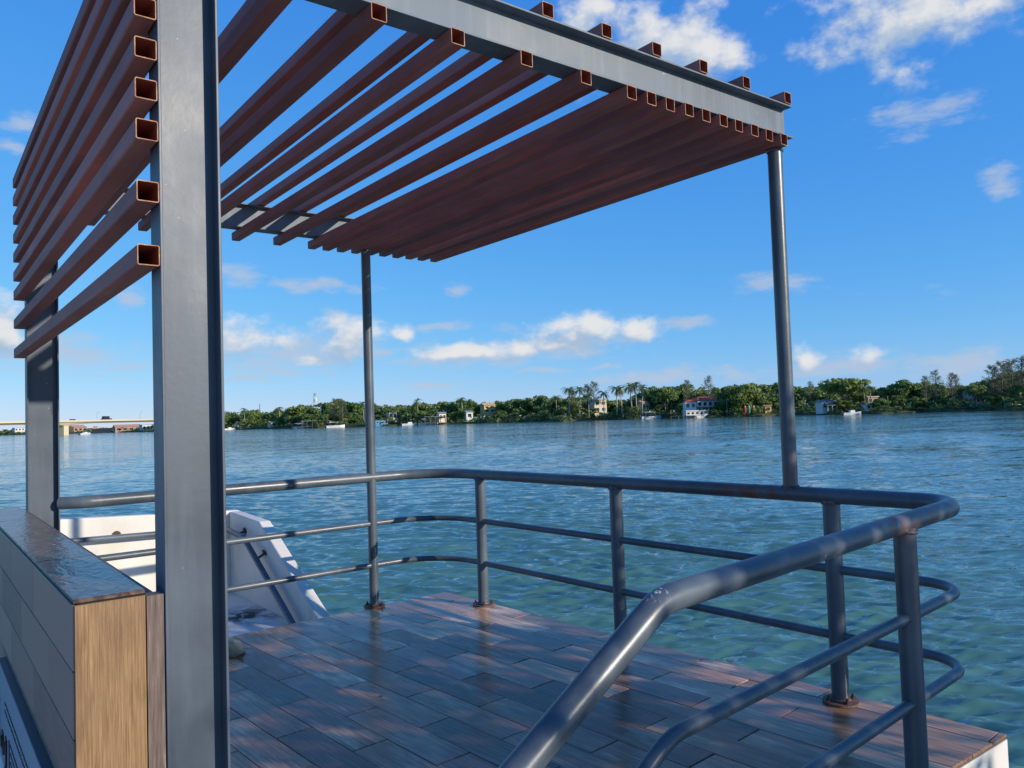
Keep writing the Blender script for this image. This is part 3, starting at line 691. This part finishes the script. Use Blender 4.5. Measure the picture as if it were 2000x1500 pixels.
def almond():  # crown placed and thinned to filter the sun reaching the deck
    r = random.Random(21); mb = MB(); tr = MB(); tr.sweep([(0,0,0),(.05,0,.9),(.02,.05,2.0)], [.10,.08,.05], 10)
    for i in range(40):
        a = r.uniform(0,6.28); q_ = math.sqrt(r.random()); c = Vector((1.5*q_*math.cos(a)+.35*(r.random()-.3), 1.15*q_*math.sin(a), 2.95+r.uniform(-.62,.62)*(1-.4*q_)+.15*q_*math.cos(a)))
        tr.sweep([(.02,.05,1.9), c*.6+Vector((0,0,.95)), c], [.035,.022,.008], 5)
        for _ in range(70):
            d = Vector((r.gauss(0,1), r.gauss(0,1), r.gauss(0,.7))).normalized(); leafquads(mb, [c+d*.55*r.random()**.4], [d], .052, r)
    return mb, tr
_c, _t = almond(); _c.build('crown', M_LEAF, at); _t.build('trunk', M_BARK, at, True)
def tree(kind, px, ytop, dz=4., wide=1., hmax=None):
    Z = shoreZ(px)+dz; gh = .9 if dz > 5 else .6; h = max(2.5, top_h(px, ytop, Z)-gh); loc = far(px, Z, gh)
    P = {'b': BROAD, 'f': FLATT, 'p': PALM, 'c': CAS}[kind]; mc, mt = random.choice(P); s = h/BASEH[kind]
    nm = {'b': 'shore_tree', 'f': 'umbrella_tree', 'p': 'palm_tree', 'c': 'casuarina_tree'}[kind]
    e = empty(nm, loc, random.uniform(0,6.28)); e.scale = (s*wide, s*wide, s)
    link('crown', mc, e); link('trunk', mt, e); trees.append((e, kind, px, ytop, h, wide)); return e
SKY = [(445,800),(500,802),(540,801),(585,790),(625,786),(660,778),(690,787),(740,794),(785,788),(815,787),(870,782),(905,778),(950,787),(995,778),(1030,782),(1060,771),(1095,774),(1140,775),(1200,785),(1270,756),(1300,750),(1330,752),(1400,757),(1455,744),(1480,747),(1515,745),(1560,754),(1590,748),(1615,752),(1700,752),(1745,757),(1770,742),(1800,750),(1850,752),(1890,745),(1930,735),(1960,730),(2000,722),(2100,720)]
def skyl(px):
    if px < SKY[0][0]: return SKY[0][1]
    for (a, ya), (b, yb) in zip(SKY, SKY[1:]):
        if a <= px <= b: return ya+(yb-ya)*(px-a)/(b-a)
    return SKY[-1][1]
x = 430.
while x < 2060:                       # back row sets the skyline
    y = skyl(x)+random.uniform(-7, 2); Z = shoreZ(x)
    tree('b', x+random.uniform(-6,6), y, random.uniform(16,34), random.uniform(.95,1.25)); x += random.uniform(17,25)*(300/Z)**.5
x = 440.
while x < 2060:                       # front row, lower
    y = skyl(x); w = hor(x)+HW*F_PX/shoreZ(x); y = y+(w-y)*random.uniform(.28,.55)
    if not any(a < x < b for a, b in ((1160,1190),(1240,1275),(1348,1398),(1596,1640),(1680,1712),(1880,1920),(940,960),(1025,1045))):
        tree('b', x+random.uniform(-4,4), y, random.uniform(4,10), random.uniform(1.1,1.5))
    x += random.uniform(24,40)
for px, y, dz in ((478,796,8),(547,793,10),(711,783,8),(818,778,12),(904,774,10),(1112,753,6),(1132,752,5),(1150,768,4),(1180,760,4),(1205,750,3),(1216,752,3),(1235,746,8),(1244,744,10),(1254,750,8),(1088,770,14),(795,797,5),(775,796,6),(1690,751,10),(1700,751,9),(1880,770,5),(1960,768,4),(1420,774,4),(1360,775,6)):
    tree('p', px, y, dz)
for px, y, dz, w in ((655,778,8,1.1),(670,781,6,1.2),(1160,744,10,.95),(1148,750,12,.9),(1385,734,12,.9),(1345,741,16,.9),(1585,744,14,.8),(1810,733,8,.9),(1830,721,10,.9),(1860,727,9,.8),(1870,730,12,.7),(1940,712,7,1.0),(1958,704,9,1.0),(1980,700,8,1.),(2000,694,8,1.1),(2030,690,8,1.1),(1118,755,9,.7)):
    tree('c', px, y, dz, w)
for px, y, dz, w in ((1650,732,5,.95),(1455,744,5,.9),(1300,751,4,.7),(1905,748,8,.6)):
    tree('f', px, y, dz, w)
for px, y, dz in ((10,838,30),(30,836,40),(125,834,20),(145,836,30),(-30,836,30),(240,834,40),(290,833,60)):
    tree('b', px, y, dz, 1.6)
# low scrub that reads as one mass along the water's edge
sc = MB(); rr = random.Random(3)
for px in np.arange(-120, 2100, 1.1):
    Z = shoreZ(px)+2.2*math.sin(px*.05)+1.3*math.sin(px*.13)
    for _ in range(3 if Z < 300 else 2):
        dz = rr.uniform(.3,7); hgt = rr.uniform(.1,1.9)*(1+.5*math.sin(px*.061)+.3*math.sin(px*.19)); c = far(px+rr.uniform(-1,1), Z+dz, .35+.06*dz+max(.05,hgt))
        leafquads(sc, [c], [(0,0,1)], .5*(Z/230)**.5, rr)
s_o = sc.build('shoreline_scrub', M_SCRUB); tag(s_o, 'dense low green scrub along the far waterline', 'scrub', kind='stuff')

wd = MB()
for px in np.arange(-120, 2120, .8):
    Z = shoreZ(px)+rr.uniform(42, 60); yt = skyl(px) if px > 330 else hor(px)-4; hmax = max(2.0, (top_h(px, yt, Z)-1.2)*.9)
    for _ in range(5):
        c = far(px+rr.uniform(-1.5,1.5), Z+rr.uniform(-4,4), 1.0+rr.uniform(0, hmax)); leafquads(wd, [c], [(0,0,1)], .75*(Z/260)**.5, rr)
w_o = wd.build('distant_wood', M_SCRUB); tag(w_o, 'continuous green wood behind the shore trees', 'wood', kind='stuff')

# ------------------------------------------------------------------ buildings on the far shore
def pm(name, c, rough=.7): return mat(name, c, rough, .3)
M_CREAM, M_WALLW, M_ORANGE, M_YEL = pm('cream_render', (.66,.56,.38)), pm('white_render', (.62,.60,.55)), pm('orange_render', (.55,.34,.17)), pm('yellow_render', (.62,.46,.20))
M_REDROOF, M_GREYROOF, M_WIN, M_BRICK = pm('red_roof', (.42,.085,.05)), pm('grey_roof', (.22,.24,.26)), mat('window_glass', (.03,.035,.04), .15, .5), pm('rust_brown', (.42,.25,.17))
M_NAVY, M_BLUE, M_BOATW, M_WOOD = pm('navy_hull', (.025,.03,.045), .4), pm('blue_roof', (.06,.20,.36)), mat('boat_white', (.78,.78,.76), .3, .5), pm('weathered_wood', (.20,.16,.12))
M_BRIDGE = conc('bridge_concrete', (.62,.54,.36), (.42,.36,.24), .5)
def facing(P): return math.atan2(CAM.y-P.y, CAM.x-P.x)+math.pi/2     # local -Y looks at the quay
def building(name, label, px, Z, wpx, y0, y1, wallm, roofm, roof='hip', wins=(3,2), depth=.8, turn=0., cat='house', porch=False):
    """wpx: picture width; y0: eaves row, y1: base row"""
    sc_ = Z/F_PX; w = wpx*sc_; zb = max(.5, top_h(px, y1, Z)); h = top_h(px, y0, Z)-zb; P = far(px, Z, zb); D = w*depth
    e = empty(name, P, facing(P)+turn+.45); tag(e, label, cat, None)
    MB().box((-w/2,-D/2,-1.2),(w/2,D/2,h)).build('wall', wallm, e)
    o = .35
    if roof == 'hip':
        rh = min(w,D)*.26; ml = max(.1,(w-D)/2) if w > D else .1
        MB().add([(-w/2-o,-D/2-o,h+.01),(w/2+o,-D/2-o,h+.01),(w/2+o,D/2+o,h+.01),(-w/2-o,D/2+o,h+.01),(-ml,0,h+rh),(ml,0,h+rh)], [(3,2,1,0),(0,1,5,4),(1,2,5),(2,3,4,5),(3,0,4)]).build('roof', roofm, e)
    elif roof == 'gable':
        rh = D*.28
        MB().add([(-w/2-o,-D/2-o,h+.01),(w/2+o,-D/2-o,h+.01),(w/2+o,D/2+o,h+.01),(-w/2-o,D/2+o,h+.01),(-w/2-o,0,h+rh),(w/2+o,0,h+rh)], [(3,2,1,0),(0,1,5,4),(2,3,4,5),(0,4,3),(1,2,5)]).build('roof', roofm, e)
    else:
        MB().box((-w/2-.2,-D/2-.2,h+.01),(w/2+.2,D/2+.2,h+.28)).build('roof', roofm, e)
    nx, nz = wins
    for i in range(nx):
        for j in range(nz):
            cx = -w/2+w*(i+.5)/nx; ww = w/nx*.26; zz = h*(j+.28)/nz; wh = h/nz*.48
            f = MB().box((cx-ww-.08,-D/2-.05,zz-.08),(cx+ww+.08,-D/2-.003,zz+wh+.08)).build('window', wallm if roof != 'flat' else M_WALLW, e)
            MB().box((cx-ww,-D/2-.07,zz),(cx+ww,-D/2-.053,zz+wh)).build('pane', M_WIN, f)
    if porch:
        pr_ = MB().box((-w/2,-D/2-2.2,h*.48),(w/2,-D/2-.1,h*.48+.18)).build('porch_roof', roofm, e)
        for i in range(4): MB().box((-w/2+.1+(w-.4)*i/3,-D/2-2.1,-.8),(-w/2+.3+(w-.4)*i/3,-D/2-1.9,h*.48)).build('porch_post', M_WALLW, e)
    return e
building('shore_house','cream two-storey house among the palms on the far shore',1169,272,26,782,806,M_CREAM,M_CREAM,'flat',(2,2))
building('shore_house','small cream stepped house right of the tall palms',1255,272,22,787,806,M_CREAM,M_BRICK,'gable',(2,1),.7,.5)
building('house_tower','pale chimney-like block on the stepped cream house',1251,276,7,780,800,M_WALLW,M_CREAM,'flat',(1,1),1.,0,'building')
building('red_roofed_house','white villa with red roof and terrace on the far shore',1372,240,52,783,808,M_WALLW,M_REDROOF,'hip',(4,2),.6,.25,porch=True)
building('garden_pavilion','small open white pavilion with red awning left of the white villa',1347,236,22,785,800,M_WALLW,M_REDROOF,'hip',(2,1),.8,-.2)
building('white_terrace','long low white terrace building at the water below the red-roofed villa',1358,233,46,803,811,M_WALLW,M_WALLW,'flat',(5,1),.35,.0,'building')
building('shore_house','small orange hut behind the coloured kayaks',1498,228,13,793,804,M_ORANGE,M_BRICK,'gable',(1,1))
building('grey_roofed_house','white house with grey roof left of the umbrella-shaped tree',1614,210,32,785,799,M_WALLW,M_GREYROOF,'hip',(3,1),.7,.15,porch=True)
building('shore_house','orange house with flat roof left of the utility pole',1702,208,20,776,788,M_ORANGE,M_CREAM,'flat',(2,1))
building('boat_shed','low white shed by the water left of the utility pole',1700,198,30,790,799,M_WALLW,M_GREYROOF,'flat',(3,1),.5,.2,'shed')
building('shore_house','white house with red tiled roof at the right end of the far shore',1902,200,30,765,788,M_WALLW,M_REDROOF,'hip',(3,2),.7,.3)
building('shore_house','pale house half hidden by trees at the far right',1985,185,26,770,786,M_WALLW,M_GREYROOF,'flat',(3,1))
building('shore_house','yellow gabled house left of the white block above the trees',953,318,24,792,806,M_YEL,M_ORANGE,'gable',(2,2))
building('white_block','plain white block rising above the treetops',1035,330,12,778,800,M_WALLW,M_WALLW,'flat',(1,1),1.,0,'building')
building('shore_house','white house low behind the trees left of the yellow gabled house',915,308,14,805,818,M_WALLW,M_GREYROOF,'gable',(1,1))
building('shore_house','cream house right of the thin back pole',765,338,16,806,818,M_CREAM,M_GREYROOF,'flat',(2,1))
building('boat_house','cream boat house behind the small jetty',862,306,15,808,820,M_CREAM,M_GREYROOF,'gable',(2,1),.8,0,'shed')
building('blue_roofed_boathouse','blue-roofed boathouse on the water beside the thin back pole',742,331,28,822,829,M_BLUE,M_BLUE,'flat',(3,1),.6,0,'shed')
building('shore_house','small cream house left of the thin back pole',680,346,16,822,829,M_CREAM,M_GREYROOF,'gable',(1,1))
building('shore_house','small white house at the left end of the tree line',468,436,13,826,834,M_WALLW,M_GREYROOF,'gable',(1,1))
building('shore_house','cream shed between the left trees on the far shore',533,395,16,826,832,M_CREAM,M_BRICK,'gable',(1,1))
building('brown_shed','rust-brown shed under the bridge left of its pier',150,655,34,835,843,M_BRICK,M_BRICK,'gable',(3,1),.5,.4,'shed')
building('brown_shed','long rust-brown shed under the bridge right of its pier',248,548,46,834,842,M_BRICK,M_BRICK,'gable',(4,1),.4,-.2,'shed')
building('white_warehouse','white warehouse under the right end of the bridge',286,520,22,830,840,M_WALLW,M_GREYROOF,'flat',(3,1),.6,0,'building')
building('white_warehouse','white building on the far bank at the left edge',36,735,18,836,842,M_WALLW,M_GREYROOF,'flat',(3,1),.6,0,'building')

# ------------------------------------------------------------------ bridge
br = empty('road_bridge', far(170,428,0)); tag(br, 'long pale concrete road bridge crossing the lagoon at the left', 'bridge')
bpy.context.view_layer.update()
def badd(mb, name, m, parent=None):
    P = parent or br; o = mb.build(name, m); o.parent = P; o.matrix_parent_inverse = P.matrix_world.inverted(); return o
A_, B_ = far(0,397), far(298,498); dv = (B_-A_); dv.z = 0; Lb = dv.length; dv.normalize(); nv = Vector((-dv.y, dv.x, 0))
def bpt(s, t, z): p = A_+dv*s+nv*t; return Vector((p.x, p.y, WZ+z))
S0, S1 = -260., Lb+70.
piers = [ (far(172,428)-A_).dot(dv)+k*118. for k in range(-3, 2)]
def soff(s):                           # haunched soffit
    d = min(abs(s-p) for p in piers); return 6.35-1.15*max(0, 1-d/24)**2
ns = 120; ss = [S0+(S1-S0)*i/ns for i in range(ns+1)]
vs = []; fs = []
for s in ss: vs += [bpt(s,-4,7.25), bpt(s,4,7.25), bpt(s,2.6,soff(s)), bpt(s,-2.6,soff(s))]
for i in range(ns):
    for k in range(4): fs.append((i*4+k, i*4+(k+1)%4, (i+1)*4+(k+1)%4, (i+1)*4+k))
badd(MB().add(vs, fs), 'girder', M_BRIDGE)
for t in (-4.6, 4.1):
    mb = MB(); vs = []
    for s in (S0, S1): vs += [bpt(s,t,7.26), bpt(s,t+.5,7.26), bpt(s,t+.5,8.25), bpt(s,t,8.25)]
    badd(mb.add(vs, [(0,1,5,4),(1,2,6,5),(2,3,7,6),(3,0,4,7),(0,3,2,1),(4,5,6,7)]), 'parapet', M_BRIDGE)
badd(MB().add([bpt(S0,-4.1,7.28), bpt(S1,-4.1,7.28), bpt(S1,4.1,7.28), bpt(S0,4.1,7.28)], [(0,1,2,3)]), 'roadway', M_GREYROOF)
for pS in piers:
    mb = MB(); vs = [bpt(pS+a, b, z) for z in (-3., soff(pS)) for a, b in ((-1.6,-2.4),(1.6,-2.4),(1.6,2.4),(-1.6,2.4))]
    badd(mb.add(vs, [(0,1,5,4),(1,2,6,5),(2,3,7,6),(3,0,4,7),(4,5,6,7)]), 'pier', M_BRIDGE)
for i, s in enumerate(np.arange(S0+20, S1-5, 34)):
    badd(MB().sweep([bpt(s,4.3,8.2), bpt(s,4.3,12.4), bpt(s,2.6,12.9)], .07, 6), 'lamp_post', M_GREYROOF)
def vehicle(px, label, c, ln, ht):
    s = (far(px, 428+(px-172)*.34)-A_).dot(dv); e = empty('vehicle', bpt(s,-1.9,7.30), math.atan2(dv.y, dv.x)); tag(e, label, 'vehicle', 'vehicles on the bridge')
    MB().box((-ln/2,-.95,.35),(ln/2,.95,ht*.55)).build('body', c, e); MB().box((-ln*.38,-.85,ht*.55+.005),(ln*.25,.85,ht)).build('cabin', M_WIN if ht < 2.2 else c, e)
    for a in (-ln*.32, ln*.32): MB().sweep([(a,-1,.36),(a,1,.36)], .36, 12).build('wheel', M_EDGE, e, True)
vehicle(186, 'dark car on the bridge above its pier', M_NAVY, 4.2, 1.6); vehicle(252, 'dark truck on the bridge near its right end', M_NAVY, 6.5, 3.0)

# ------------------------------------------------------------------ boats and small things on the water
def boat(label, px, Z, L_, hullm, canopy=True, turn=0., cat='boat'):
    P = far(px, Z, 0); e = empty('motor_boat', P, facing(P)+turn); tag(e, label, cat, 'boats on the lagoon')
    w = L_*.17; hh = L_*.11
    secs = [(-.5,.85,0),(-.2,1,0),(.2,.92,.05),(.42,.45,.25),(.5,.04,.42)]; vs = []
    for f, ww, up in secs: vs += [(f*L_,-w*ww,hh*(1+up)),(f*L_,-w*ww*.55,-.15),(f*L_,w*ww*.55,-.15),(f*L_,w*ww,hh*(1+up))]
    fs = [(i*4+k,(i+1)*4+k,(i+1)*4+k+1,i*4+k+1) for i in range(4) for k in range(3)]+[(0,1,2,3)]+[(i*4+3,(i+1)*4+3,(i+1)*4,i*4) for i in range(4)]
    mb = MB().add(vs, fs); mb.build('hull', hullm, e)
    if canopy:
        for a in (-.32,.12):
            for b in (-1,1): MB().sweep([(a*L_,b*w*.75,hh),(a*L_,b*w*.75,hh+1.35)], .03, 6).build('canopy_post', M_GREYROOF, e)
        MB().box((-.38*L_,-w*.9,hh+1.36),(.18*L_,w*.9,hh+1.44)).build('canopy', M_BOATW, e)
    else: MB().box((-.12*L_,-w*.5,hh*.9),(.12*L_,w*.5,hh+.55)).build('console', M_WALLW, e)
    MB().box((-.55*L_,-.2,-.1),(-.5*L_,.2,hh+.45)).build('outboard_motor', M_EDGE, e)
    return e
boat('white boat with canopy moored in front of the shore trees left of the red-roofed villa', 1271, 252, 7.5, M_BOATW, True, .5)
boat('small white boat under way at the left end of the tree line', 448, 420, 7, M_BOATW, False, .6)
boat('white speedboat beside the bridge pier', 166, 415, 8, M_BOATW, False, .9)
boat('cream boat moored left of the thin back pole', 655, 333, 8, M_BOATW, True, .2)
boat('white boat moored at the jetty posts left of the cream boat', 588, 352, 8, M_BOATW, True, .3)
boat('white boat moored just right of the thin back pole', 800, 319, 7, M_BOATW, False, .3)
boat('white boat beside the small jetty', 838, 309, 9, M_BOATW, True, .2)
boat('small white boat near the low white shed', 1663, 188, 5, M_BOATW, False, .6)
bp = far(206, 560, 0); be = empty('barge', bp, facing(bp)); tag(be, 'long dark barge moored beyond the bridge right of its pier', 'barge')
MB().add([(-8,-2,0-.3),(8,-2,-.3),(9,-2.4,3.2),(-9,-2.4,3.2),(-8,2,-.3),(8,2,-.3),(9,2.4,3.2),(-9,2.4,3.2)], [(0,1,2,3),(5,4,7,6),(1,5,6,2),(4,0,3,7),(3,2,6,7),(4,5,1,0)]).build('hull', M_NAVY, be)
MB().box((-8,-2,3.21),(-5,2,5.2)).build('wheelhouse', M_BRICK, be)
# jetties
def jetty(label, px, Z, L_, roof):
    P = far(px, Z, 0); e = empty('jetty', P, facing(P)); tag(e, label, 'jetty')
    for i in range(8): MB().box((-L_/2+L_*i/8+.02,-1.1,.75),(-L_/2+L_*(i+1)/8-.02,1.1,.83)).build('plank_bay', M_WOOD, e)
    for i in range(5):
        for b in (-1,1): MB().sweep([(-L_/2+L_*i/4,b,-1.5),(-L_/2+L_*i/4,b,.74 if not roof else 3.1)], .09, 6).build('pile', M_WOOD, e)
    if roof: MB().box((-L_/2-.3,-1.5,3.11),(L_/2+.3,1.5,3.3)).build('roof', M_GREYROOF, e)
jetty('covered jetty at the water left of the boat house', 850, 304, 8, True)
jetty('open wooden jetty right of the jetty posts', 610, 342, 9, True)
jetty('small boat dock below the red-roofed villa', 1340, 231, 9, False)
for i, (px, c, nm) in enumerate(((1455,(.50,.03,.02),'red'),(1463,(.08,.28,.16),'green'),(1472,(.42,.28,.04),'yellow'))):
    P = far(px, 224, .8); e = empty('kayak', P, facing(P)); tag(e, nm+' kayak standing upright under the shore trees', 'kayak')
    vs = []; 
    for f in range(9):
        t = f/8; wd = .42*math.sin(math.pi*(.06+.88*t))**.7; vs += [(-wd,0,.1+2.2*t),(0,-.28*wd-.08,.1+2.2*t),(wd,0,.1+2.2*t),(0,.22*wd+.04,.1+2.2*t)]
    MB().add(vs, [(j*4+k, j*4+(k+1)%4, (j+1)*4+(k+1)%4, (j+1)*4+k) for j in range(8) for k in range(4)]+[(3,2,1,0),(32,33,34,35)]).build('hull', mat('kayak_'+nm, c, .35, .5), e, True)
up = far(1734, 196, .8); e = empty('utility_pole', up); tag(e, 'bare wooden utility pole on the far shore among small trees', 'pole')
MB().sweep([(0,0,-.5),(0,0,top_h(1734,773,196)-.8)], .13, 8).build('shaft', M_WOOD, e, True)
# lattice mast
tp = far(616, 620, 1.5); e = empty('lattice_tower', tp, .4); tag(e, 'slim red and white lattice radio tower behind the trees', 'tower')
Ht = top_h(616, 768, 620)-1.5
for lv in range(10):
    z0, z1 = Ht*lv/10, Ht*(lv+1)/10; a, b = 1.9*(1-.75*lv/10), 1.9*(1-.75*(lv+1)/10); mb = MB()
    cs = ((-1,-1),(1,-1),(1,1),(-1,1))
    for k in range(4):
        (x0,y0),(x1,y1) = cs[k], cs[(k+1)%4]
        mb.sweep([(x0*a,y0*a,z0),(x0*b,y0*b,z1)], .12, 5); mb.sweep([(x0*a,y0*a,z0),(x1*b,y1*b,z1)], .07, 4); mb.sweep([(x0*b,y0*b,z1),(x1*b,y1*b,z1)], .07, 4)
    mb.build('section', M_REDROOF if lv % 2 else M_BOATW, e)
MB().sweep([(.9,0,Ht*.72),(.9,0,Ht*.82)], .9, 12).build('dish', M_BOATW, e, True)
mp_ = far(508, 560, 1.5); e = empty('radio_mast', mp_); tag(e, 'thin dark mast behind the trees at the left end of the tree line', 'mast')
MB().sweep([(0,0,0),(0,0,top_h(508,789,560)-1.5)], [.35,.18], 8).build('shaft', M_NAVY, e, True)

# ------------------------------------------------------------------ labels of the trees, by bearing between things one can find
marks = [(-100,'left picture edge'),(300,'near grey column'),(720,'thin back pole'),(1035,'white block'),(1169,'cream palm house'),(1372,'red-roofed villa'),(1530,'right roof pole'),(1614,'grey-roofed house'),(1734,'utility pole'),(1902,'red-tiled house'),(2300,'right picture edge')]
NAMES = {'b': ('broadleaf tree','broad green trees along the far shore'), 'f': ('umbrella tree','umbrella trees on the far shore'), 'p': ('palm','palms on the far shore'), 'c': ('feathery casuarina','casuarinas on the far shore')}
ORD = ['first','second','third','fourth','fifth','sixth','seventh','eighth','ninth','tenth','eleventh','twelfth','thirteenth','fourteenth','fifteenth','sixteenth','seventeenth','eighteenth','nineteenth','twentieth']
for (a, la), (b, lb) in zip(marks, marks[1:]):
    for kd in 'bfpc':
        for tall in (True, False):
            sel = sorted([t for t in trees if a <= t[2] < b and t[1] == kd and (t[4] > 8) == tall], key=lambda t: t[2])
            for n, t in enumerate(sel):
                o_ = ORD[n] if n < 20 else 'number %d' % (n+1)
                tag(t[0], '%s %s %s from left, between %s and %s' % (o_, 'tall' if tall else 'low', NAMES[kd][0], la, lb), 'tree' if kd != 'p' else 'palm', NAMES[kd][1])
